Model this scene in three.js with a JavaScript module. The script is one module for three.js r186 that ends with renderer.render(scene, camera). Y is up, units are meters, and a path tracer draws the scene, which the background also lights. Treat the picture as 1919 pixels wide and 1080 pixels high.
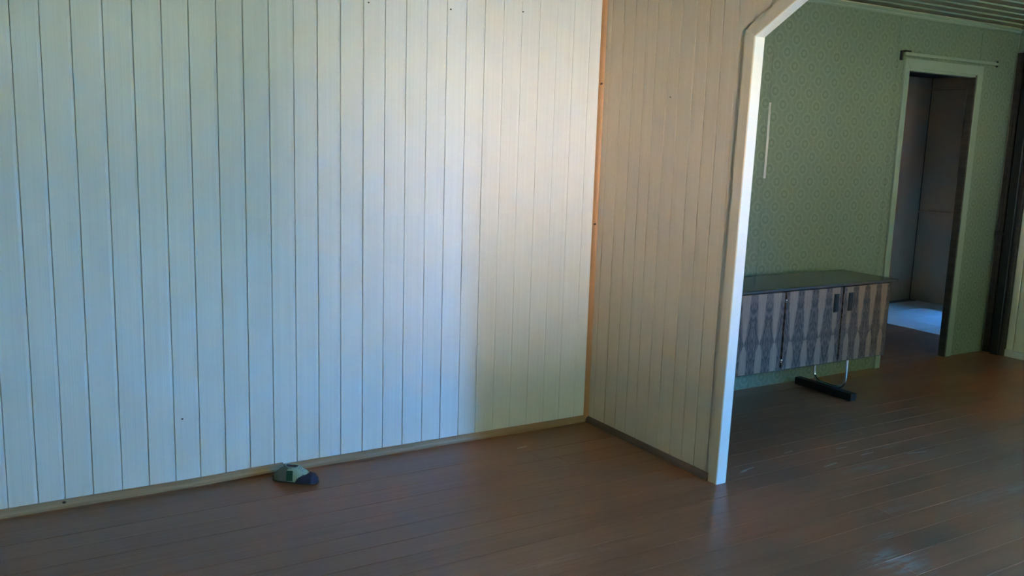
import * as THREE from 'three';
import { mergeGeometries } from 'three/addons/utils/BufferGeometryUtils.js';
import { RoundedBoxGeometry } from 'three/addons/geometries/RoundedBoxGeometry.js';

// ---------------------------------------------------------------- camera, sky, sun, exposure
const scene = new THREE.Scene();
const camera = new THREE.PerspectiveCamera(35.74, 1919 / 1080, 0.05, 400);
camera.position.set(-2.7096, 1.46, 3.6653);
camera.rotation.order = 'YXZ';
camera.rotation.set(-0.16697, -0.54593, 0.03162);
scene.add(camera);

const renderer = new THREE.WebGLRenderer({ antialias: true });
renderer.toneMapping = THREE.LinearToneMapping;
renderer.toneMappingExposure = 77;
renderer.shadowMap.enabled = true;

// clear blue sky, paler towards the horizon
const SKY_W = 128, SKY_H = 64;
{
  const px = new Float32Array(SKY_W * SKY_H * 4);
  for (let j = 0; j < SKY_H; j++) for (let i = 0; i < SKY_W; i++) {
    const e = Math.max(0, ((j + 0.5) / SKY_H - 0.5) * 2);       // 0 at the horizon, 1 overhead
    const t = Math.pow(e, 0.55), k = (j * SKY_W + i) * 4;
    px[k] = 0.15 * (1 - t) + 0.11 * t; px[k + 1] = 0.86 * (1 - t) + 0.46 * t; px[k + 2] = 2.2 * (1 - t) + 1.35 * t; px[k + 3] = 1;
  }
  const sky = new THREE.DataTexture(px, SKY_W, SKY_H, THREE.RGBAFormat, THREE.FloatType);
  sky.mapping = THREE.EquirectangularReflectionMapping; sky.magFilter = THREE.LinearFilter; sky.needsUpdate = true;
  scene.background = sky;
}
const sun = new THREE.DirectionalLight(0xffdcac, 4.5);
sun.position.set(-8, 27.5, -30); sun.target.position.set(0, 0, 9);
sun.shadow.mapSize.set(4096, 4096);
Object.assign(sun.shadow.camera, { left: -45, right: 45, top: 45, bottom: -45, near: 1, far: 120 });
scene.add(sun, sun.target);

// ---------------------------------------------------------------- helpers
let seed = 20240611;
const rnd = () => { seed = (seed * 1664525 + 1013904223) >>> 0; return seed / 4294967296; };
const hash = (i, j, s = 0) => { let h = Math.imul(i, 374761393) + Math.imul(j, 668265263) + Math.imul(s, 2147483629); h = Math.imul(h ^ (h >>> 13), 1274126177); return ((h ^ (h >>> 16)) >>> 0) / 4294967296; };
const smooth = (t) => t * t * (3 - 2 * t);
function noise(x, y, s = 0) {
  const i = Math.floor(x), j = Math.floor(y), fx = smooth(x - i), fy = smooth(y - j);
  const a = hash(i, j, s), b = hash(i + 1, j, s), c = hash(i, j + 1, s), d = hash(i + 1, j + 1, s);
  return a + (b - a) * fx + (c - a) * fy + (a - b - c + d) * fx * fy;
}
const fbm = (x, y, s = 0, n = 4) => { let v = 0, a = 0.5, t = 0; for (let k = 0; k < n; k++) { v += a * noise(x, y, s + k); t += a; a *= 0.5; x *= 2.03; y *= 2.03; } return v / t; };
const clamp = (v, a = 0, b = 1) => Math.min(b, Math.max(a, v));
const step = (a, b, v) => smooth(clamp((v - a) / (b - a)));
const toByte = (v) => Math.round(255 * clamp(v <= 0.0031308 ? 12.92 * v : 1.055 * Math.pow(v, 1 / 2.4) - 0.055));

// colour texture from a function of (u, v) in 0..1 that gives linear colour
function colourTexture(w, h, fn, ru = 1, rv = 1, raw = false) {
  const d = new Uint8Array(w * h * 4);
  for (let j = 0; j < h; j++) for (let i = 0; i < w; i++) {
    const c = fn((i + 0.5) / w, (j + 0.5) / h), k = (j * w + i) * 4;
    for (let m = 0; m < 3; m++) d[k + m] = raw ? Math.round(255 * clamp(c[m])) : toByte(c[m]);
    d[k + 3] = 255;
  }
  const t = new THREE.DataTexture(d, w, h, THREE.RGBAFormat);
  t.wrapS = t.wrapT = THREE.RepeatWrapping; t.magFilter = THREE.LinearFilter; t.minFilter = THREE.LinearMipmapLinearFilter; t.generateMipmaps = true;
  if (!raw) t.colorSpace = THREE.SRGBColorSpace;
  t.repeat.set(ru, rv); t.needsUpdate = true;
  return t;
}
const lin = (r, g, b) => new THREE.Color().setRGB(r, g, b);
const mat = (o) => new THREE.MeshStandardMaterial(o);

const used = {};
function named(o, name) { const n = used[name] = (used[name] ?? -1) + 1; o.name = n ? name + '_' + String(n).padStart(3, '0') : name; return o; }
function mesh(name, geo, m, parent) { const o = named(new THREE.Mesh(geo, m), name); parent.add(o); return o; }
function structure(name) { const g = new THREE.Group(); g.name = name; g.userData.kind = 'structure'; scene.add(g); return g; }
function thing(name, label, category, [x, y, z] = [0, 0, 0], turn = 0) {
  const g = named(new THREE.Group(), name); g.position.set(x, y, z); g.rotation.y = turn; g.userData = { label, category }; scene.add(g); return g;
}
// prism with chamfered edges; outline in the plane given, pushed from d0 to d1 along the third axis; uv in metres
function prism(plane, pts, d0, d1, bevel = 0) {
  const lo = Math.min(d0, d1), hi = Math.max(d0, d1);
  const s = new THREE.Shape(pts.map((p) => new THREE.Vector2(p[0], p[1])));
  const g = new THREE.ExtrudeGeometry(s, bevel ? { depth: hi - lo - 2 * bevel, bevelEnabled: true, bevelSize: bevel, bevelOffset: -bevel, bevelThickness: bevel, bevelSegments: 1, curveSegments: 1 } : { depth: hi - lo, bevelEnabled: false });
  g.translate(0, 0, lo + (bevel || 0));
  const P = g.attributes.position, uv = g.attributes.uv;
  for (let i = 0; i < P.count; i++) {
    const a = P.getX(i), b = P.getY(i), c = P.getZ(i);
    if (plane === 'xy') P.setXYZ(i, a, b, c);
    if (plane === 'zy') P.setXYZ(i, c, b, a);
    if (plane === 'xz') P.setXYZ(i, a, c, b);
    uv.setXY(i, a, b);
  }
  if (plane !== 'xy') { // mirrored by the swap of two axes: turn the triangles round
    const N = P.count;
    for (let i = 0; i < N; i += 3) for (const at of [P, uv]) {
      const n = at.itemSize, A = at.array;
      for (let k = 0; k < n; k++) { const t = A[(i + 1) * n + k]; A[(i + 1) * n + k] = A[(i + 2) * n + k]; A[(i + 2) * n + k] = t; }
    }
  }
  g.computeVertexNormals();
  return g;
}
const rect = (a0, a1, b0, b1) => [[a0, b0], [a1, b0], [a1, b1], [a0, b1]];
const box = (x0, x1, y0, y1, z0, z1, bevel = 0) => prism('xy', rect(x0, x1, y0, y1), z0, z1, bevel);
// strip of a given cross-section swept along a straight or bent row of points
function sweep(profile, path, across, up) {
  const pos = [], uv = [], idx = [], n = profile.length;
  path.forEach((p, i) => profile.forEach(([a, b], k) => { pos.push(p[0] + across[0] * a + up[0] * b, p[1] + across[1] * a + up[1] * b, p[2] + across[2] * a + up[2] * b); uv.push(Math.hypot(p[0], p[2]), (a + b)); }));
  for (let i = 0; i + 1 < path.length; i++) for (let k = 0; k < n; k++) { const a = i * n + k, b = i * n + (k + 1) % n; idx.push(a, b, a + n, b, b + n, a + n); }
  for (let k = 1; k + 1 < n; k++) { idx.push(0, k + 1, k); const e = (path.length - 1) * n; idx.push(e, e + k, e + k + 1); }
  const g = new THREE.BufferGeometry();
  g.setAttribute('position', new THREE.Float32BufferAttribute(pos, 3)); g.setAttribute('uv', new THREE.Float32BufferAttribute(uv, 2)); g.setIndex(idx);
  const f = g.toNonIndexed(); f.computeVertexNormals(); return f;
}

// ---------------------------------------------------------------- materials
const paintTex = (base, s) => colourTexture(512, 512, (u, v) => {
  const stripe = noise(u * 190, 3.1, s) * 0.05 + noise(u * 60, v * 3, s + 5) * 0.03, blot = (fbm(u * 5, v * 5, s + 9) - 0.5) * 0.06;
  const k = 0.96 + stripe - 0.04 + blot; return base.map((c) => c * k);
}, 1 / 0.6, 1 / 1.1);
const ribTex = colourTexture(512, 64, (u) => { const h = 0.5 + 0.5 * Math.sin(u * Math.PI * 2 * 64); return [h, h, h]; }, 1 / 0.6, 1, true);
const M = {};
M.white = mat({ map: paintTex([0.80, 0.80, 0.775], 3), roughness: 0.5, bumpMap: ribTex, bumpScale: 0.00012 });
M.cream = mat({ map: paintTex([0.62, 0.49, 0.345], 21), roughness: 0.6 });
M.creamTrim = mat({ map: paintTex([0.62, 0.50, 0.35], 33), roughness: 0.5 });
M.jambWhite = mat({ map: paintTex([0.80, 0.79, 0.74], 41), roughness: 0.45 });
M.backing = mat({ color: lin(0.07, 0.055, 0.045), roughness: 0.9 });  // dark tone deepens the shade in board joints and beside the casing
M.whiteBacking = mat({ color: lin(0.26, 0.255, 0.245), roughness: 0.9 });
M.plaster = mat({ color: lin(0.62, 0.52, 0.36), roughness: 0.85 });  // warm tone chosen for the light bounced off unseen walls
M.greenTrim = mat({ map: paintTex([0.24, 0.30, 0.22], 57), roughness: 0.5 });
M.ceilPaint = mat({ map: paintTex([0.24, 0.21, 0.14], 61), roughness: 0.6 });
M.brownRoom = mat({ map: paintTex([0.66, 0.47, 0.31], 66), roughness: 0.7 });
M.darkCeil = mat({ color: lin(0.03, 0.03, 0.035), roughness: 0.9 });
const woodTex = (a, b, s, ru, rv) => colourTexture(512, 128, (u, v) => {
  const g = fbm(u * 5, v * 34 + 2.5 * fbm(u * 3, v * 3, s), s, 4), f = noise(u * 40, v * 120, s + 8) * 0.25, t = clamp(g * 1.2 - 0.15 + f * 0.5);
  return a.map((c, i) => c + (b[i] - c) * t);
}, ru, rv);
M.pine = mat({ map: woodTex([0.62, 0.33, 0.15], [0.42, 0.19, 0.07], 71, 1, 8), roughness: 0.45 });
M.paleStrip = mat({ map: woodTex([0.44, 0.285, 0.17], [0.30, 0.18, 0.10], 77, 1, 8), roughness: 0.5 });
M.brownStrip = mat({ map: woodTex([0.13, 0.072, 0.042], [0.075, 0.04, 0.022], 83, 1, 8), roughness: 0.5 });
M.knot = mat({ color: lin(0.06, 0.022, 0.01), roughness: 0.5 });
M.darkWood = mat({ map: woodTex([0.055, 0.045, 0.035], [0.025, 0.02, 0.017], 91, 1, 4), roughness: 0.75 });
M.black = mat({ color: lin(0.008, 0.009, 0.01), roughness: 0.6 });
M.nail = mat({ color: lin(0.05, 0.045, 0.04), roughness: 0.6, metalness: 0.3 });
M.chrome = mat({ color: lin(0.75, 0.76, 0.78), roughness: 0.15, metalness: 1 });
M.palePanel = mat({ map: paintTex([0.86, 0.82, 0.60], 97), roughness: 0.6 });
M.frameWhite = mat({ color: lin(0.7, 0.7, 0.68), roughness: 0.5 });
M.tile = mat({ color: lin(0.80, 0.82, 0.84), roughness: 0.3 });
M.grout = mat({ color: lin(0.3, 0.32, 0.34), roughness: 0.9 });

// retro wallpaper: rows of dotted rings, set in half-step rows
M.wallpaper = mat({
  map: colourTexture(284, 298, (u, v) => {
    const W = 0.142, H = 0.149; let best = 9, bx = 0, by = 0;
    for (const [cx, cy] of [[0, 0], [1, 0], [0, 1], [1, 1], [0.5, 0.5]]) { const dx = (u - cx) * W, dy = (v - cy) * H, d = Math.hypot(dx, dy * 1.06); if (d < best) { best = d; bx = dx; by = dy; } }
    let t = 0.30 + 0.10 * noise(u * 40, v * 9, 4);
    const fine = 0.10 * Math.sin(v * H / 0.0045 * Math.PI) * Math.sin(u * W / 0.0045 * Math.PI);
    t += fine;
    const a = Math.atan2(by, bx);
    if (best < 0.041) t = 0.62 + 0.1 * Math.sin(best * 1500);
    if (best < 0.028 + 0.0012 * Math.cos(a * 10)) t = 0.16 + 0.10 * noise(a * 6, best * 500, 8);
    if (best < 0.0115) t = 0.72;
    if (best < 0.004) t = 0.30;
    if (best > 0.041) { const lx = Math.abs(by), ly = Math.abs(bx); if (lx < 0.0055 || ly < 0.006) t = 0.60; if (lx < 0.0018) t = 0.35; }
    const lo = [0.105, 0.145, 0.095], hi = [0.215, 0.262, 0.175];
    return lo.map((c, i) => c + (hi[i] - c) * clamp(t));
  }, 1 / 0.142, 1 / 0.149), roughness: 0.55,
});
M.wallpaper.map.offset.set(-1.301 / 0.142, -2.070 / 0.149);

// floor paint: brown, glossy, worn along the traffic line; one map over the whole visible floor, u = x, v = z
const FX0 = -3.4, FX1 = 4.6, FZ0 = -0.2, FZ1 = 4.2;
const worn = (x, z) => {
  let w = 0;
  for (const [cx, cz, rx, rz, k] of [[0.06, 1.83, 0.13, 0.12, 0.9], [0.22, 1.66, 0.12, 0.02, 0.6], [0.98, 1.62, 0.34, 0.035, 0.45], [0.95, 1.18, 0.30, 0.02, 0.5], [0.72, 1.14, 0.16, 0.018, 0.5], [1.12, 1.0, 0.3, 0.02, 0.35], [0.55, 1.52, 0.25, 0.02, 0.4], [-0.9, 1.25, 0.5, 0.02, 0.25], [-0.4, 0.9, 0.4, 0.02, 0.2]]) {
    const d = Math.hypot((x - cx) / rx, (z - cz) / rz); w = Math.max(w, k * step(1.2, 0.2, d + 0.9 * (fbm(x * 9, z * 60, 12, 3) - 0.5)));
  }
  return w * step(0.42, 0.62, fbm(x * 14, z * 120, 31, 3));
};
const scratch = (x, z) => {
  let w = 0;
  for (const [x0, z0, x1, z1] of [[0.206, 0.92, 0.295, 0.905], [0.19, 0.928, 0.235, 0.922], [0.603, 1.05, 0.695, 1.041], [0.9, 1.022, 0.985, 1.024], [1.13, 1.112, 1.24, 1.133], [0.86, 0.908, 0.93, 0.912], [0.58, 0.835, 0.63, 0.832], [-0.55, 0.21, -0.50, 0.207]]) {
    const dx = x1 - x0, dz = z1 - z0, t = clamp(((x - x0) * dx + (z - z0) * dz) / (dx * dx + dz * dz));
    w = Math.max(w, step(0.0055, 0.001, Math.hypot(x - x0 - t * dx, z - z0 - t * dz)) * (0.5 + 0.5 * noise(x * 60, z * 60, 3)));
  }
  return w;
};
M.floor = mat({
  map: colourTexture(2048, 1126, (u, v) => {
    const x = FX0 + u * (FX1 - FX0), z = FZ0 + v * (FZ1 - FZ0);
    const g = fbm(x * 3, z * 90, 5, 3), b = fbm(x * 1.3, z * 2.2, 15, 3), row = hash(Math.floor(z / 0.118 + 0.68), 7, 3);
    const k = 0.72 + 0.32 * g + 0.35 * (b - 0.5) + 0.16 * (row - 0.5), w = worn(x, z), r = step(0.45, 0.7, b);
    const base = [0.27 + 0.06 * r, 0.110, 0.052 - 0.006 * r], bare = [0.34, 0.26, 0.20];
    const m = scratch(x, z), pale = [0.62, 0.58, 0.54];
    return base.map((q, i) => (q * k * (1 - w) + bare[i] * w) * (1 - m) + pale[i] * m);
  }), roughness: 1,
  roughnessMap: colourTexture(1024, 512, (u, v) => {
    const x = FX0 + u * (FX1 - FX0), z = FZ0 + v * (FZ1 - FZ0), r = 0.27 + 0.10 * fbm(x * 2.2, z * 5, 44, 3); return [r, r, r];
  }, 1, 1, true),
});

// ---------------------------------------------------------------- floor
const CEIL = 2.325, ZC = -0.08, REAR = 4.45, XL = -4.2, XR = 3.68;
{
  const floor = structure('floor');
  mesh('subfloor', box(XL - 0.15, XR + 0.1, -0.16, -0.024, -2.0, REAR + 0.15), M.backing, floor);
  const floorUv = (g) => { const P = g.attributes.position, uv = g.attributes.uv; for (let i = 0; i < P.count; i++) uv.setXY(i, (P.getX(i) - FX0) / (FX1 - FX0), (P.getZ(i) - FZ0) / (FZ1 - FZ0)); return g; };
  const PW = 0.118;
  for (let k = -16; k < 47; k++) {
    const z0 = k * PW - 0.0 + 0.038, z1 = z0 + PW - 0.0011, lift = (hash(k, 2, 9) - 0.5) * 0.0012;
    if (z0 > REAR) continue;
    if (z1 < ZC) { mesh('floor_board', floorUv(prism('xz', rect(2.2, 3.9, z0, z1), -0.024, lift, 0.0007)), M.floor, floor); continue; }
    const cut = -2.2 + 4.6 * hash(k, 5, 2);
    for (const [a, b] of [[XL, cut - 0.0008], [cut, XR]]) mesh('floor_board', floorUv(prism('xz', rect(a, b, z0, z1), -0.024, lift, 0.0007)), M.floor, floor);
  }
}

// ---------------------------------------------------------------- white panelled back wall
{
  const wall = structure('wall_back');
  mesh('backing', box(XL - 0.15, 0.02, -0.1, CEIL + 0.03, -0.20, -0.013), M.whiteBacking, wall);
  const J = [];
  for (let x = -2.561 - 0.1 * 16; x < -2.6; x += 0.1) J.push(x);
  J.push(-2.561, -2.469, -2.369, -2.264, -2.163, -2.061, -1.963, -1.860, -1.758, -1.656, -1.555, -1.455, -1.355, -1.253, -1.155, -1.057, -0.957, -0.861, -0.763, -0.668, -0.571, -0.473, -0.375, -0.277, -0.180, -0.083, 0.0);
  for (let i = 0; i + 1 < J.length; i++) {
    const d = (hash(i, 1, 77) - 0.5) * (J[i] > -0.7 ? 0.0004 : 0.0012);
    const t = J[i] > -0.7 ? 0.00025 : 0.0005, a = J[i] + t, b = J[i + 1] - t;
    const q = J[i] > -0.7 ? 0.3 : J[i] > -1.3 ? 0.7 : 1;              // the joints near the corner are pressed tight
    const g = prism('xz', [[a, -0.014], [b, -0.014], [b, d - 0.0062 * q], [b - 0.0012, d - 0.0048 * q], [b - 0.0105, d - 0.0006 * q], [b - 0.012, d], [a + 0.0022 * q, d], [a + 0.0004, d - 0.002 * q], [a, d - 0.004 * q]], 0.004, CEIL);
    const P = g.attributes.position, uv = g.attributes.uv; for (let k = 0; k < P.count; k++) uv.setXY(k, P.getX(k) + hash(i, 3, 5), P.getY(k));
    mesh('panel_board', g, M.white, wall);
  }
  for (const [x, y] of [[-1.232, 2.0], [-0.845, 2.01], [-0.47, 2.035], [-2.03, 0.29]]) mesh('nail', new THREE.SphereGeometry(0.0045, 10, 6, 0, Math.PI * 2, 0, Math.PI / 2).rotateX(Math.PI / 2).scale(1, 0.7, 0.7).translate(x, y, 0.0002), M.nail, wall);
}

// ---------------------------------------------------------------- cream partition with the cut-cornered arch
const TH = 0.045;                                             // thickness of the partition
const jambZ = (y) => 0.986 + 0.018 * y;                       // the jamb leans a little
const CH0 = [jambZ(1.885), 1.885], CH1 = [1.385, 2.10], END = 3.9; // chamfer from the jamb up to the head
const CW = 0.052, CK = (CH1[1] - CH0[1]) / (CH1[0] - CH0[0]);                // casing width, slope of the chamfer
const mz = CH0[0] - CW, my = CH0[1] + CW * Math.hypot(1, CK) - CW * CK;      // outer mitre point
const outer = (z) => Math.min(CH1[1] + CW, my + (z - mz) * CK) + 0.0035;
{
  const wall = structure('wall_middle');
  mesh('core', prism('zy', [[0, 0.0], [jambZ(0) - 0.012, 0.0], [CH0[0] - 0.012, CH0[1] + 0.012], [CH1[0] - 0.01, CH1[1] + 0.014], [END, CH1[1] + 0.014], [END, 0], [REAR, 0], [REAR, CEIL], [0, CEIL]], 0.010, TH - 0.006), M.backing, wall);
  const J = [0.0, 0.062, 0.152, 0.241, 0.325, 0.402, 0.487, 0.567, 0.657, 0.738, 0.822, 0.908];
  for (let z = 0.995; z < END; z += 0.085) J.push(z);
  for (let i = 0; i + 1 < J.length; i++) {
    const a = J[i] + 0.0004, b = J[i + 1] - 0.0004, d = (hash(i, 4, 31) - 0.5) * 0.0012, fine = 0.0012;
    // by the opening the boards stop a few millimetres short of the casing
    let pts = rect(a, b, 0.004, CEIL);
    if (b > jambZ(0) - CW - 0.003) pts = [[a, outer(a)], [b, outer(b)], [b, CEIL], [a, CEIL]];
    if (a < jambZ(0) - CW && b > jambZ(0) - CW) pts = [[a, 0.004], [jambZ(0) - CW - 0.0035, 0.004], [mz - 0.0035, my + 0.002], [b, outer(b)], [b, CEIL], [a, CEIL]];
    const whole = b < jambZ(0) - CW - 0.003, e = i % 3 === 1 ? 0.0035 : 0.0075;
    const g = whole ? prism('xz', [[0.012, a], [0.012, b], [d, b], [d, a + e], [d + 0.0034, a + 0.0008], [0.006, a]], 0.004, CEIL) : prism('zy', pts, d, 0.012, fine);
    if (whole) { const P = g.attributes.position, uv = g.attributes.uv; for (let k = 0; k < P.count; k++) uv.setXY(k, P.getZ(k), P.getY(k)); }
    mesh('panel_board', g, M.cream, wall);
  }
  mesh('far_panel', prism('zy', rect(END + 0.001, REAR, 0, CEIL), 0, 0.012), M.cream, wall);
  // wallpapered face on the other side
  mesh('wallpaper_sheet', prism('zy', [[0, 0.0], [jambZ(0) - 0.014, 0.0], [CH0[0] - 0.014, CH0[1] + 0.014], [CH1[0] - 0.01, CH1[1] + 0.016], [END, CH1[1] + 0.016], [END, 0], [REAR, 0], [REAR, CEIL], [0, CEIL]], TH - 0.006, TH - 0.003), M.wallpaper, wall);
  mesh('nail', new THREE.SphereGeometry(0.004, 10, 6).scale(0.5, 0.6, 1.3).translate(-0.0005, 1.66, 0.52), M.nail, wall);

  const trim = structure('trim_1');                           // casing round the arch
  mesh('casing', prism('zy', [[jambZ(0) - CW, 0.0], [jambZ(0), 0.0], [CH0[0], CH0[1]], [mz, my]], -0.017, 0.004, 0.002), M.creamTrim, trim);
  mesh('casing', prism('zy', [[CH0[0], CH0[1] + 0.0008], [CH1[0], CH1[1]], [CH1[0] - 0.012, CH1[1] + CW], [mz + 0.0005, my + 0.001]], -0.017, 0.004, 0.002), M.creamTrim, trim);
  mesh('casing', prism('zy', rect(CH1[0] + 0.001, END, CH1[1], CH1[1] + CW), -0.017, 0.004, 0.002), M.creamTrim, trim);
  // the bright lining board that faces into the opening
  mesh('jamb', prism('zy', [[jambZ(0) - 0.013, 0.0], [jambZ(0) + 0.001, 0.0], [CH0[0] + 0.001, CH0[1] - 0.001], [CH0[0] - 0.013, CH0[1] + 0.006]], -0.012, TH - 0.004, 0.0015), M.jambWhite, trim);
  mesh('jamb', prism('zy', [[CH0[0], CH0[1] - 0.001], [CH1[0], CH1[1] - 0.001], [CH1[0] - 0.007, CH1[1] + 0.013], [CH0[0] - 0.007, CH0[1] + 0.013]], -0.012, TH - 0.004, 0.0015), M.jambWhite, trim);
  mesh('jamb', prism('zy', rect(CH1[0], END, CH1[1] - 0.001, CH1[1] + 0.013), -0.012, TH - 0.004, 0.0015), M.jambWhite, trim);
  mesh('edge_bead', prism('zy', [[jambZ(0) - 0.02, 0.0], [jambZ(0) - 0.006, 0.0], [CH0[0] - 0.006, CH0[1] + 0.004], [CH0[0] - 0.02, CH0[1] + 0.014]], TH - 0.003, TH + 0.006, 0.002), M.greenTrim, trim);
}

// ---------------------------------------------------------------- strips along the corner and the floor
const quarter = (r, n = 5, fy = 1) => { const p = [[0, 0]]; for (let i = 0; i <= n; i++) { const a = i / n * Math.PI / 2; p.push([r * Math.cos(a), r * fy * Math.sin(a)]); } return p; };
{
  const t = structure('trim_2');                              // pine strip in the corner
  const p = [[0, 0]]; for (let i = 0; i <= 6; i++) { const a = i / 6 * Math.PI / 2; p.push([0.019 * Math.cos(a), 0.021 * Math.sin(a)]); }
  mesh('strip', sweep(p, [[-0.0005, 0.0, 0.0005], [-0.0005, CEIL, 0.0005]], [-1, 0, 0], [0, 0, 1]), M.pine, t);
  for (const [y, w] of [[1.735, 0.006], [1.04, 0.0055]]) mesh('knot', new THREE.SphereGeometry(1, 12, 8).scale(0.0075, w, 0.003).rotateZ(0.4).rotateY(-0.75).translate(-0.0125, y, 0.0145), M.knot, t);
  const bb = structure('baseboard_back');
  const prof = [[0, 0], [0.021, 0], [0.0215, 0.010], [0.018, 0.020], [0.011, 0.027], [0.004, 0.030], [0, 0.030]];
  const path = []; for (let i = 0; i <= 40; i++) { const x = XL + (-1.622 - XL) * i / 40; path.push([x, 0.0005 + 0.008 * step(-1.98, -1.63, x), 0.0012 + 0.003 * step(-1.9, -1.63, x)]); }
  mesh('strip', sweep(prof, path, [0, 0, 1], [0, 1, 0]), M.paleStrip, bb);
  mesh('strip', sweep(prof, [[-1.617, 0.0005, 0.0012], [-0.0215, 0.0005, 0.0012]], [0, 0, 1], [0, 1, 0]), M.paleStrip, bb);
  for (const x of [-2.475, -1.61]) mesh('knot', new THREE.SphereGeometry(1, 10, 8).scale(0.007, 0.0055, 0.003).rotateX(-0.6).translate(x, 0.0235, 0.0165), M.knot, bb);
  const bm = structure('baseboard_middle');
  mesh('strip', sweep(quarter(0.019, 5, 1.5).map(([a, b]) => [a, b]), [[-0.0015, 0.0005, jambZ(0) - 0.054], [-0.0015, 0.0005, 0.022]], [-1, 0, 0], [0, 1, 0]), M.brownStrip, bm);
}

// ---------------------------------------------------------------- wallpapered wall with the doorway
const DX0 = 2.483, DX1 = 3.225, DH = 1.976;
{
  const wall = structure('wall_front');
  const core = [[0, -0.1], [DX0, -0.1], [DX0, DH], [DX1, DH], [DX1, -0.1], [XR + 0.12, -0.1], [XR + 0.12, CEIL + 0.03], [0, CEIL + 0.03]];
  mesh('core', prism('xy', core, ZC - 0.042, ZC - 0.003), M.plaster, wall);
  const seams = [TH, 0.20, 0.73, 1.262, 1.79, 2.366];
  for (let i = 0; i + 1 < seams.length; i++) mesh('wallpaper_strip', prism('xy', rect(seams[i] + 0.0006, seams[i + 1] - 0.0006, 0.001, CEIL), ZC - 0.004, ZC + (i % 2) * 0.0006, 0), M.wallpaper, wall);
  mesh('wallpaper_strip', prism('xy', [[2.3672, 0.001], [DX0, 0.001], [DX0, DH], [2.86, DH], [2.86, CEIL], [2.3672, CEIL]], ZC - 0.004, ZC + 0.0006), M.wallpaper, wall);
  mesh('wallpaper_strip', prism('xy', [[2.8612, DH], [DX1, DH], [DX1, 0.001], [3.245, 0.001], [3.245, CEIL], [2.8612, CEIL]], ZC - 0.004, ZC), M.wallpaper, wall);
  mesh('wallpaper_strip', prism('xy', rect(3.2462, XR, 0.001, CEIL), ZC - 0.004, ZC + 0.0006), M.wallpaper, wall);
  // a loose seam curling off the wall, coloured white for the light it catches
  mesh('curled_seam', sweep([[0, 0], [0.0035, 0.004], [0.006, 0.011], [0.0045, 0.0115], [0.0025, 0.005]], [[1.2585, 1.27, ZC], [1.2595, 1.5, ZC + 0.001], [1.2585, 1.705, ZC - 0.001]], [1, 0, 0], [0, 0, 1]), M.jambWhite, wall);

  const cove = structure('trim_3');
  mesh('moulding', sweep([[0, 0], [0.006, 0], [0.012, 0.006], [0.014, 0.016], [0.022, 0.022], [0.024, 0.030], [0, 0.030]], [[TH, 2.288, ZC + 0.001], [XR, 2.288, ZC + 0.001]], [0, 0, 1], [0, 1, 0]), M.greenTrim, cove);

  const door = structure('door_1');
  const c0 = DX0 - 0.05, c1 = DX1 + 0.06, ct = DH + 0.062;
  mesh('casing', prism('xy', [[c0, 0.0], [DX0, 0.0], [DX0, DH], [c0, ct]], ZC, ZC + 0.016, 0.003), M.greenTrim, door);
  mesh('casing', prism('xy', [[c0 + 0.001, ct], [DX0 + 0.001, DH], [DX1 - 0.001, DH], [c1 - 0.001, ct]], ZC, ZC + 0.016, 0.003), M.greenTrim, door);
  mesh('casing', prism('xy', [[DX1, 0.0], [c1, 0.0], [c1, ct], [DX1, DH]], ZC, ZC + 0.012, 0.003), M.greenTrim, door);
  mesh('jamb', box(DX0 - 0.001, DX0 + 0.014, 0, DH, ZC - 0.045, ZC + 0.006, 0.002), M.greenTrim, door);
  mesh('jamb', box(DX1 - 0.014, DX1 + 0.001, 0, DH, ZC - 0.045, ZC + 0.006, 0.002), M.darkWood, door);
  mesh('jamb', box(DX0 + 0.014, DX1 - 0.014, DH - 0.014, DH + 0.001, ZC - 0.045, ZC + 0.006, 0.002), M.greenTrim, door);
  mesh('strike_plate', box(DX1 - 0.0165, DX1 - 0.0135, 0.90, 0.96, ZC - 0.03, ZC - 0.01), M.nail, door);
}
{ // rail over the doorway
  const t = thing('curtain_rail', 'thin pale curtain rail with small dark end hooks, fixed to the wallpaper above the doorway', 'curtain rail', [2.40, 2.062, ZC]);
  mesh('rail', new RoundedBoxGeometry(1.01, 0.022, 0.010, 2, 0.003).translate(0.505, 0, 0.028), M.greenTrim, t);
  mesh('bracket', mergeGeometries([new RoundedBoxGeometry(0.06, 0.012, 0.034, 2, 0.003).translate(0.026, 0.014, 0.0175), new RoundedBoxGeometry(0.012, 0.06, 0.02, 2, 0.003).translate(-0.008, -0.012, 0.0105)].map((g) => g.toNonIndexed())), M.black, t);
  for (const y of [0.014, -0.016]) mesh('hook', new THREE.SphereGeometry(0.009, 12, 8).scale(1, 0.8, 1).translate(1.0, y, 0.031), M.nail, t);
  mesh('bracket', new THREE.CylinderGeometry(0.004, 0.004, 0.028, 10).rotateX(Math.PI / 2).translate(0.985, 0, 0.0145), M.nail, t);
}

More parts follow.
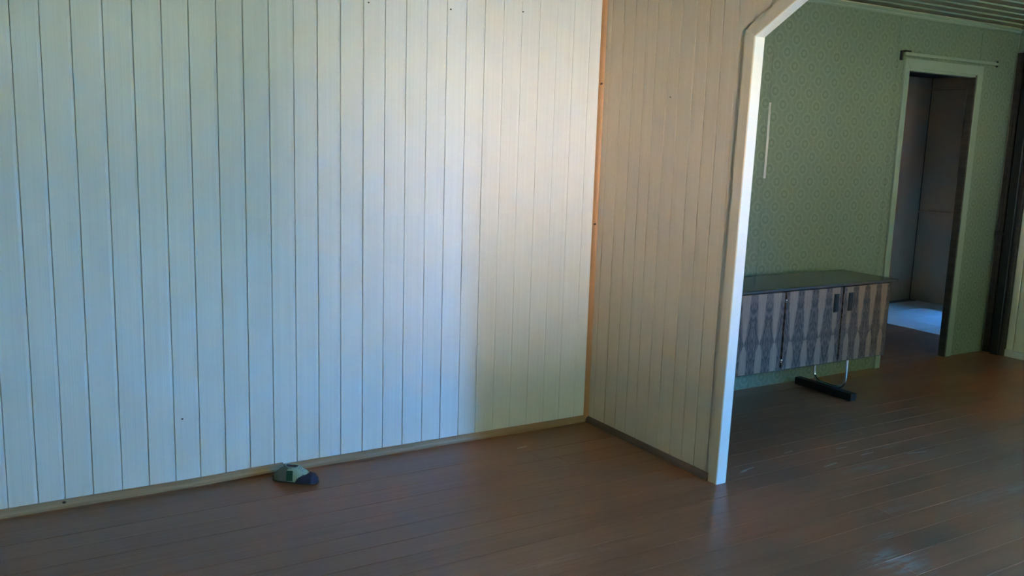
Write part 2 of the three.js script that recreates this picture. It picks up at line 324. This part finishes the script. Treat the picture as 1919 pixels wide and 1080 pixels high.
// ---------------------------------------------------------------- room behind the doorway
const RDX = 5.2, RDZ = -1.76;
{
  const back = structure('wall_far_back');
  mesh('core', box(2.0, RDX + 0.12, -0.16, CEIL + 0.1, RDZ - 0.12, RDZ - 0.008), M.backing, back);
  for (let x = 2.2; x < RDX - 0.01; x += 0.6) mesh('wall_panel', box(x + 0.002, Math.min(RDX, x + 0.598), 0.0, 2.14, RDZ - 0.012, RDZ, 0.003), M.brownRoom, back);
  const right = structure('wall_far_right');
  const W0 = -0.88, W1 = -0.66;                               // its opening is out of view, placed to light the tiles
  mesh('core', prism('zy', [[RDZ - 0.12, -0.16], [-0.08, -0.16], [-0.08, CEIL + 0.1], [RDZ - 0.12, CEIL + 0.1]], RDX + 0.008, RDX + 0.12).index ? null : (() => {
    const s = new THREE.Shape([[RDZ - 0.12, -0.16], [-0.08, -0.16], [-0.08, CEIL + 0.1], [RDZ - 0.12, CEIL + 0.1]].map((p) => new THREE.Vector2(...p)));
    s.holes.push(new THREE.Path(rect(W0, W1, 0.3, 0.60).map((p) => new THREE.Vector2(...p))));
    const g = new THREE.ExtrudeGeometry(s, { depth: 0.112, bevelEnabled: false }); g.rotateY(-Math.PI / 2); g.translate(RDX + 0.12, 0, 0); return g;
  })(), M.backing, right);
  for (const [a, b, y0, y1] of [[RDZ + 0.002, -1.392, 0.0, 0.858], [-1.388, -1.03, 0.0, 0.858], [RDZ + 0.002, -1.403, 0.882, 2.03], [-1.399, -1.03, 0.882, 2.03], [RDZ + 0.002, -1.30, 2.05, 2.14], [-1.296, -1.03, 2.05, 2.14]]) mesh('wall_panel', prism('zy', rect(a, b, y0, y1), RDX, RDX + 0.010, 0.003), M.brownRoom, right);
  mesh('dado_rail', prism('zy', rect(RDZ, -1.03, 0.858, 0.882), RDX - 0.016, RDX + 0.008, 0.004), M.brownRoom, right);
  mesh('picture_rail', prism('zy', rect(RDZ, -1.03, 2.032, 2.05), RDX - 0.012, RDX + 0.008, 0.003), M.brownRoom, right);
  const other = structure('wall_far_left');
  mesh('core', box(2.06, 2.2, -0.16, CEIL + 0.1, RDZ, ZC - 0.04), M.plaster, other);
  const rest = structure('wall_far_front');
  mesh('core', box(XR, RDX + 0.12, -0.16, CEIL + 0.1, ZC - 0.12, ZC - 0.0), M.plaster, rest);
  const top = structure('ceiling_far');
  mesh('slab', box(2.0, RDX + 0.12, 2.14, 2.53, RDZ - 0.12, ZC - 0.04), M.darkCeil, top);
  const tiles = structure('floor_far');
  mesh('grout_bed', box(3.902, RDX + 0.1, -0.06, -0.006, RDZ - 0.05, ZC - 0.1), M.grout, tiles);
  for (let i = 0; i < 4; i++) for (let k = 0; k < 6; k++) {
    const x0 = 3.905 + i * 0.325, z1 = ZC - 0.102 - k * 0.3; if (z1 - 0.297 < RDZ - 0.2) continue;
    mesh('floor_tile', box(x0, Math.min(x0 + 0.321, RDX), -0.012, 0.002, Math.max(RDZ, z1 - 0.296), z1, 0.0015), M.tile, tiles);
  }
}

// ---------------------------------------------------------------- right-hand wall of the far room
{
  const wall = structure('wall_right');
  mesh('core', box(XR + 0.012, XR + 0.12, -0.16, CEIL + 0.1, ZC, REAR), M.plaster, wall);
  for (let i = 0; i < 3; i++) mesh('dark_panel', prism('zy', rect(ZC + 0.028 * i + 0.002, ZC + 0.028 * (i + 1) - 0.001, 0, 2.16), XR - 0.002 * (i % 2), XR + 0.014, 0.003), M.darkWood, wall);
  mesh('dado_rail', prism('zy', rect(ZC + 0.002, 0.002, 0.87, 0.892), XR - 0.014, XR + 0.002, 0.003), M.darkWood, wall);
  mesh('wallpaper_strip', prism('zy', rect(ZC, 0.16, 2.162, CEIL), XR + 0.006, XR + 0.013), M.wallpaper, wall);
  mesh('wall_panel', prism('zy', rect(0.097, 0.145, 0.05, 2.16), XR + 0.002, XR + 0.014, 0.003), M.palePanel, wall);
  for (let z = 0.148; z < REAR - 0.1; z += 0.6) mesh('wall_panel', prism('zy', rect(z + 0.002, Math.min(REAR, z + 0.598), 0.05, z < 0.15 ? 2.16 : CEIL), XR + 0.002, XR + 0.014, 0.003), M.palePanel, wall);
  const bb = structure('baseboard_right');
  mesh('strip', prism('zy', rect(0.097, REAR, 0.0, 0.05), XR - 0.012, XR + 0.012, 0.003), M.jambWhite, bb);
  const fr = structure('door_2');                              // dark frame post of a shut-off opening
  mesh('post', prism('zy', rect(0.005, 0.066, 0.0, 2.16), XR - 0.045, XR + 0.012, 0.004), M.black, fr);
  mesh('stop', prism('zy', rect(0.067, 0.094, 0.0, 2.16), XR - 0.022, XR + 0.012, 0.003), M.darkWood, fr);
}

// ---------------------------------------------------------------- ceilings, rear wall with unseen windows, left wall
{
  const c = structure('ceiling');
  mesh('slab', box(XL - 0.15, XR + 0.12, CEIL + 0.014, CEIL + 0.2, -0.2, REAR + 0.15), M.ceilPaint, c);
  for (let k = 0; k < 30; k++) { const z = ZC + 0.016 + k * 0.122; mesh('ceiling_board', prism('xz', rect(TH + 0.001, XR, z, z + 0.1195), CEIL, CEIL + 0.016, 0.0075), M.ceilPaint, c); if (k > 0 && k < 14) mesh('lit_edge_bead', sweep([[-0.010, 0], [-0.007, -0.006], [0, -0.009], [0.007, -0.006], [0.010, 0]].reverse(), [[TH + 0.001, CEIL + 0.001, z - 0.001], [XR, CEIL + 0.001, z - 0.001]], [0, 0, 1], [0, 1, 0]), M.greenTrim, c); }  // added pale beads imitate light caught on the groove edges
  const left = structure('wall_left');
  mesh('core', box(XL - 0.15, XL, -0.16, CEIL + 0.03, -0.1, REAR + 0.15), M.plaster, left);
  const rear = structure('wall_rear');
  const s = new THREE.Shape(rect(XL - 0.15, XR + 0.12, -0.16, CEIL + 0.03).map((p) => new THREE.Vector2(...p)));
  const openings = UNSEEN_WINDOWS();
  for (const [a, b, y0, y1] of openings) s.holes.push(new THREE.Path(rect(a, b, y0, y1).map((p) => new THREE.Vector2(...p))));
  const g = new THREE.ExtrudeGeometry(s, { depth: 0.15, bevelEnabled: false }); g.translate(0, 0, REAR);
  mesh('core', g, M.plaster, rear);
  openings.forEach(([a, b, y0, y1, bars], i) => {
    const w = structure('window_' + (i + 1)), f = 0.04, z0 = REAR + 0.04, z1 = REAR + 0.09;
    for (const r of [[a, b, y0, y0 + f], [a, b, y1 - f, y1], [a, a + f, y0 + f, y1 - f], [b - f, b, y0 + f, y1 - f]]) mesh('sash', box(...r, z0, z1, 0.003), M.frameWhite, w);
    for (const x of bars) mesh('mullion', box(x - 0.02, x + 0.02, y0 + f, y1 - f, z0, z1, 0.003), M.frameWhite, w);
  });
}
function UNSEEN_WINDOWS() { return [[2.12, 2.78, 0.85, 2.2, []], [-2.05, -1.1, 0.85, 2.0, []]]; }  // out of view, placed to light the white wall and arch jamb

// ---------------------------------------------------------------- sideboard
{
  const t = thing('sideboard', 'low dark rosewood sideboard with boldly striped doors standing against the ringed wallpaper', 'sideboard', [0.98, 0, 0.205]);
  const X0 = -0.88, X1 = 0.88, Y0 = 0.26, Y1 = 0.70, F = 0.20, B = -0.175;
  const figure = (s) => colourTexture(512, 512, (u, v) => {          // u over one door width, v over its height
    const q = u * 4 + 0.5, n = Math.floor(q), f = q - n, d = Math.abs(f - 0.5) * 2;  // 0 in the middle of a dark stripe
    const wob = (fbm(v * 5, n * 3.7, s, 3) - 0.5) * 0.35, vv = v + 0.03 * (hash(n, 2, s) - 0.5);
    const neck = Math.exp(-Math.pow((vv - 0.36) / 0.07, 2)), upper = clamp((1 - vv) / 0.64);
    let w = vv > 0.36 ? 0.40 + 0.34 * (1 - clamp((vv - 0.36) / 0.6)) : 0.52; w += 0.22 * neck + wob * 0.5;
    let t = step(w + 0.14, w - 0.06, d);                              // 1 = dark
    const rings = 0.5 + 0.5 * Math.sin((d * 9 + Math.abs(vv - 0.36) * 16 * (1 - d) + fbm(d * 4, v * 9, s + 3, 3) * 5) * 2.6);
    const fine = noise(u * 210, v * 5, s + 6), k = t * (0.55 + 0.45 * rings) + (1 - t) * 0.16 * rings;
    const light = [0.26, 0.155, 0.10], dark = [0.032, 0.018, 0.015];
    return light.map((c, i) => (c + (dark[i] - c) * clamp(k)) * (0.84 + 0.3 * fine) * (upper > 2 ? 1 : 1));
  });
  const dm = [5, 9, 14].map((s) => mat({ map: figure(s), roughness: 0.42 }));
  const topM = mat({ map: woodTex([0.085, 0.07, 0.062], [0.03, 0.024, 0.022], 120, 1, 1.5), roughness: 0.16 });
  const sideM = mat({ map: woodTex([0.06, 0.05, 0.044], [0.02, 0.017, 0.016], 124, 1, 3), roughness: 0.4 });
  mesh('top', new RoundedBoxGeometry(1.84, 0.015, 0.40, 2, 0.003).translate(0, 0.7075, 0.015), topM, t);
  for (const s of [-1, 1]) mesh('side_panel', box(s > 0 ? X1 - 0.018 : X0, s > 0 ? X1 : X0 + 0.018, Y0, Y1 - 0.002, B, F - 0.001, 0.0015), sideM, t);
  mesh('bottom_panel', box(X0 + 0.018, X1 - 0.018, Y0, Y0 + 0.012, B, F - 0.001, 0.001), sideM, t);
  mesh('back_panel', box(X0 + 0.018, X1 - 0.018, Y0 + 0.012, Y1 - 0.002, B, B + 0.008), sideM, t);
  mesh('inner_frame', box(X0 + 0.018, X1 - 0.018, Y0 + 0.012, Y1 - 0.002, F - 0.05, F - 0.024), M.black, t);
  const J = [X0 + 0.002, -0.46, 0.005, 0.468, X1 - 0.002];
  const doorUv = (g, x0, x1) => { const P = g.attributes.position, uv = g.attributes.uv; for (let i = 0; i < P.count; i++) uv.setXY(i, (P.getX(i) - x0) / (x1 - x0), (P.getY(i) - Y0) / (Y1 - Y0)); return g; };
  for (let i = 0; i < 4; i++) {
    const a = J[i] + 0.0065, b = J[i + 1] - 0.0065;
    const d = mesh('door', doorUv(box(a, b, Y0 + 0.003, Y1 - 0.008, F - 0.02, F, 0.0015), a, b), dm[i % 3], t);
    const hx = i % 2 ? a + 0.045 : b - 0.062;
    mesh('handle', mergeGeometries([new RoundedBoxGeometry(0.034, 0.104, 0.010, 2, 0.003).translate(hx + 0.008, 0.605, F + 0.003), new RoundedBoxGeometry(0.022, 0.092, 0.004, 2, 0.0015).translate(hx + 0.008, 0.605, F + 0.009)]), M.black, d);
    if (i === 1 || i === 2) for (const y of [0.648, 0.318]) { if (i === 2) mesh('hinge', mergeGeometries([new THREE.SphereGeometry(0.007, 12, 8).translate(0.005, y, F + 0.001), new THREE.CylinderGeometry(0.004, 0.004, 0.014, 10).translate(0.005, y - 0.008, F)]), M.chrome, d); }
  }
  for (const s of [-1, 1]) {
    const x = s * 0.66, leg = mesh('leg', mergeGeometries([new RoundedBoxGeometry(0.05, 0.045, 0.42, 2, 0.004).translate(x, 0.0228, -0.025)]), M.black, t);
    const pts = [[0.118, 0.262], [0.118, 0.13], [0.112, 0.09], [0.09, 0.064], [0.06, 0.055], [-0.055, 0.055], [-0.085, 0.064], [-0.107, 0.09], [-0.113, 0.13], [-0.113, 0.262]].map(([z, y]) => new THREE.Vector3(x, y, z));
    mesh('tube', new THREE.TubeGeometry(new THREE.CatmullRomCurve3(pts, false, 'catmullrom', 0.3), 60, 0.0085, 12), M.chrome, leg);
  }
}

// ---------------------------------------------------------------- small canvas shoe on the floor
{
  const t = thing('shoe', 'small mint green canvas shoe with a navy toe cap lying by the white wall', 'shoe', [-1.607, 0.001, 0.142], -0.68);
  const fabric = (r, g, b, s) => mat({ map: colourTexture(64, 64, (u, v) => { const k = 0.85 + 0.15 * Math.sin(u * 200) * Math.sin(v * 200) + 0.15 * (noise(u * 9, v * 9, s) - 0.5); return [r * k, g * k, b * k]; }, 6, 6), roughness: 0.85 });
  const mint = fabric(0.42, 0.58, 0.50, 3), grey = fabric(0.14, 0.16, 0.145, 5), navy = fabric(0.022, 0.026, 0.06, 7), green = fabric(0.012, 0.075, 0.05, 9), dark = fabric(0.10, 0.07, 0.10, 11), lace = fabric(0.40, 0.38, 0.36, 13), sole = mat({ color: lin(0.03, 0.03, 0.035), roughness: 0.7 });
  const L = 0.196, lerp = (tab, s) => { for (let i = 0; i + 1 < tab.length; i++) if (s <= tab[i + 1][0]) { const [a, x] = tab[i], [b, y] = tab[i + 1]; return x + (y - x) * smooth(clamp((s - a) / (b - a))); } return tab.at(-1)[1]; };
  const width = (s) => lerp([[0, 0.008], [0.06, 0.022], [0.2, 0.030], [0.45, 0.031], [0.7, 0.036], [0.88, 0.031], [0.96, 0.02], [1, 0.006]], s);
  const height = (s) => lerp([[0, 0.014], [0.06, 0.030], [0.16, 0.048], [0.3, 0.066], [0.45, 0.070], [0.56, 0.063], [0.68, 0.048], [0.78, 0.037], [0.88, 0.034], [0.96, 0.022], [1, 0.006]], s);
  const at = (s, a, off = 0) => { const w = width(s) + off, h = height(s) + off, c = Math.cos(a), q = Math.sin(a); return [(s - 0.5) * L, 0.004 + h * Math.pow(Math.max(0, q), 0.75), -w * Math.sign(c) * Math.pow(Math.abs(c), 0.9)]; };
  function skin(s0, s1, a0, a1, off, ns = 24, na = 20, cut) {
    const pos = [], uv = [], idx = [];
    for (let i = 0; i <= ns; i++) for (let k = 0; k <= na; k++) { pos.push(...at(s0 + (s1 - s0) * i / ns, a0 + (a1 - a0) * k / na, off)); uv.push(i / ns, k / na); }
    for (let i = 0; i < ns; i++) for (let k = 0; k < na; k++) { const a = i * (na + 1) + k; const s = s0 + (s1 - s0) * (i + 0.5) / ns, an = a0 + (a1 - a0) * (k + 0.5) / na; if (cut && cut(s, an)) continue; idx.push(a, a + na + 1, a + 1, a + 1, a + na + 1, a + na + 2); }
    const g = new THREE.BufferGeometry(); g.setAttribute('position', new THREE.Float32BufferAttribute(pos, 3)); g.setAttribute('uv', new THREE.Float32BufferAttribute(uv, 2)); g.setIndex(idx); g.computeVertexNormals(); return g;
  }
  const MC = 0.43, MR = 0.14, MA = 0.60, mouth = (s, a) => Math.hypot((s - MC) / MR, (a - Math.PI / 2) / MA) < 1;
  mesh('upper', skin(0.36, 0.82, 0, Math.PI, 0, 40, 40, mouth), mint, t);
  mesh('shaded_heel', skin(0.0, 0.361, 0, Math.PI, 0.0004, 30, 40, mouth), grey, t);  // grey puts shade into the colour of the mint heel
  mesh('toe_cap', skin(0.0, 1.0, 0, Math.PI, 0.0012, 80, 40, (s, a) => s < 0.54 + 0.26 * Math.sin(a)), navy, t);
  const patch = mesh('side_patch', skin(0.345, 0.49, Math.PI - 0.66, Math.PI - 0.03, 0.0012, 8, 8), green, t); patch.userData.label = 'dark green patch';
  mesh('side_patch', skin(0.345, 0.49, 0.03, 0.66, 0.0012, 8, 8), green, t);
  for (const s0 of [0.37, 0.42]) mesh('stripe', skin(s0, s0 + 0.02, Math.PI / 2 + 0.62, Math.PI - 0.80, 0.0009, 3, 10), grey, t);
  const rim = []; for (let i = 0; i < 40; i++) { const b = i / 40 * Math.PI * 2; rim.push(new THREE.Vector3(...at(MC + (MR + 0.005) * Math.cos(b), Math.PI / 2 + (MA + 0.02) * Math.sin(b), 0.0006))); }
  mesh('collar', new THREE.TubeGeometry(new THREE.CatmullRomCurve3(rim, true), 60, 0.0021, 8, true), mint, t);
  const lining = []; { const pos = [], idx = []; for (let r = 0; r <= 6; r++) for (let i = 0; i < 32; i++) { const b = i / 32 * Math.PI * 2, q = r / 6, p = at(MC + (MR + 0.006) * q * Math.cos(b), Math.PI / 2 + (MA + 0.03) * q * Math.sin(b), -0.0008); pos.push(p[0], p[1] - 0.020 * (1 - q * q), p[2]); } for (let r = 0; r < 6; r++) for (let i = 0; i < 32; i++) { const a = r * 32 + i, b = r * 32 + (i + 1) % 32; idx.push(a, b, a + 32, b, b + 32, a + 32); } const g = new THREE.BufferGeometry(); g.setAttribute('position', new THREE.Float32BufferAttribute(pos, 3)); g.setAttribute('uv', new THREE.Float32BufferAttribute(pos.filter((_, i) => i % 3 !== 1).map((v) => v * 10), 2)); g.setIndex(idx); g.computeVertexNormals(); lining.push(g); }
  mesh('lining', lining[0], dark, t);
  for (const s of [0.60, 0.635, 0.67]) { const p = []; for (let i = 0; i <= 8; i++) p.push(new THREE.Vector3(...at(s + 0.02 * (i / 8 - 0.5), Math.PI / 2 + (i / 8 - 0.5) * 0.9, 0.001))); mesh('lace', new THREE.TubeGeometry(new THREE.CatmullRomCurve3(p), 12, 0.0016, 6), lace, t); }
  { const out = []; for (let i = 0; i <= 24; i++) out.push([(i / 24 - 0.5) * L * 1.01, width(i / 24) + 0.0015]); const pts = out.concat(out.slice().reverse().map(([x, z]) => [x, -z])); mesh('sole', prism('xz', pts.map(([x, z]) => [x, z]), 0, 0.006, 0.001), sole, t); }
}

// ---------------------------------------------------------------- outside, out of view: yard, trees and building shaped to light the rooms
{
  const yard = structure('unseen_ground');
  const grassM = mat({ map: colourTexture(256, 256, (u, v) => { const k = 0.7 + 0.6 * fbm(u * 20, v * 20, 5); return [0.24 * k, 0.25 * k, 0.09 * k]; }, 0.2, 0.2), roughness: 1 });
  const gravelM = mat({ map: colourTexture(256, 256, (u, v) => { const k = 0.75 + 0.5 * fbm(u * 40, v * 40, 15); return [0.58 * k, 0.49 * k, 0.35 * k]; }, 0.2, 0.2), roughness: 1 });
  mesh('unseen_gravel_yard', box(5, 45, -0.52, -0.48, 6.5, 27), gravelM, yard);  // out of view, kept pale to throw light onto the upper walls
  const unseen_roof = structure('unseen_roof');
  mesh('unseen_gable_roof', prism('zy', [[-0.75, 2.54], [4.95, 2.54], [2.1, 6.1]], XL - 0.6, RDX + 0.6), M.darkWood, unseen_roof);  // out of view, shaped to shade the near grass
  mesh('unseen_lawn', box(-60, 60, -1.0, -0.5, -40, 60), grassM, yard);  // out of view, tints the light on the upper walls green
  const leafM = mat({ map: colourTexture(256, 256, (u, v) => { const k = 0.5 + fbm(u * 30, v * 30, 8); return [0.09 * k, 0.12 * k, 0.05 * k]; }, 0.3, 0.3), roughness: 1 });
  const unseen_hills = structure('unseen_hills');
  const ridge = (x0, x1, z, top, s) => {
    const g = new THREE.PlaneGeometry(x1 - x0, 1, 90, 12), P = g.attributes.position;
    for (let i = 0; i < P.count; i++) { const x = (x0 + x1) / 2 + P.getX(i), v = P.getY(i) + 0.5, h = top(x) * (0.9 + 0.2 * fbm(x * 0.5, s, s, 3)); P.setXYZ(i, x, -0.6 + h * Math.sin(v * Math.PI / 2), z - 2.2 * Math.cos(v * Math.PI / 2) + (fbm(x * 0.8, v * 6, s + 4) - 0.5) * 1.2); }
    g.computeVertexNormals(); return g;
  };
  mesh('unseen_wooded_slope', ridge(-45, 50, 26, (x) => 3.2 + 9 * step(10, 4.5, x) + 2.0 * step(25, 17, x), 3), leafM, unseen_hills);  // out of view, height shaped to limit the sky light indoors
  const lime = mat({ color: lin(0.76, 0.72, 0.62), roughness: 0.9 }), slate = mat({ color: lin(0.08, 0.07, 0.06), roughness: 0.9 });
  const unseenShed = structure('unseen_outbuilding');
  mesh('wall', prism('xy', rect(-36, -3.0, -0.6, 3.1), 19, 23), lime, unseenShed);  // out of view, pale side placed to light the wall near the corner
  mesh('unseen_roof', prism('zy', [[18.9, 3.05], [23.3, 3.05], [21, 4.2]], -36.2, -2.8), slate, unseenShed);
}

scene.traverse((o) => { if (o.isMesh) { o.castShadow = true; o.receiveShadow = true; } });
renderer.render(scene, camera);
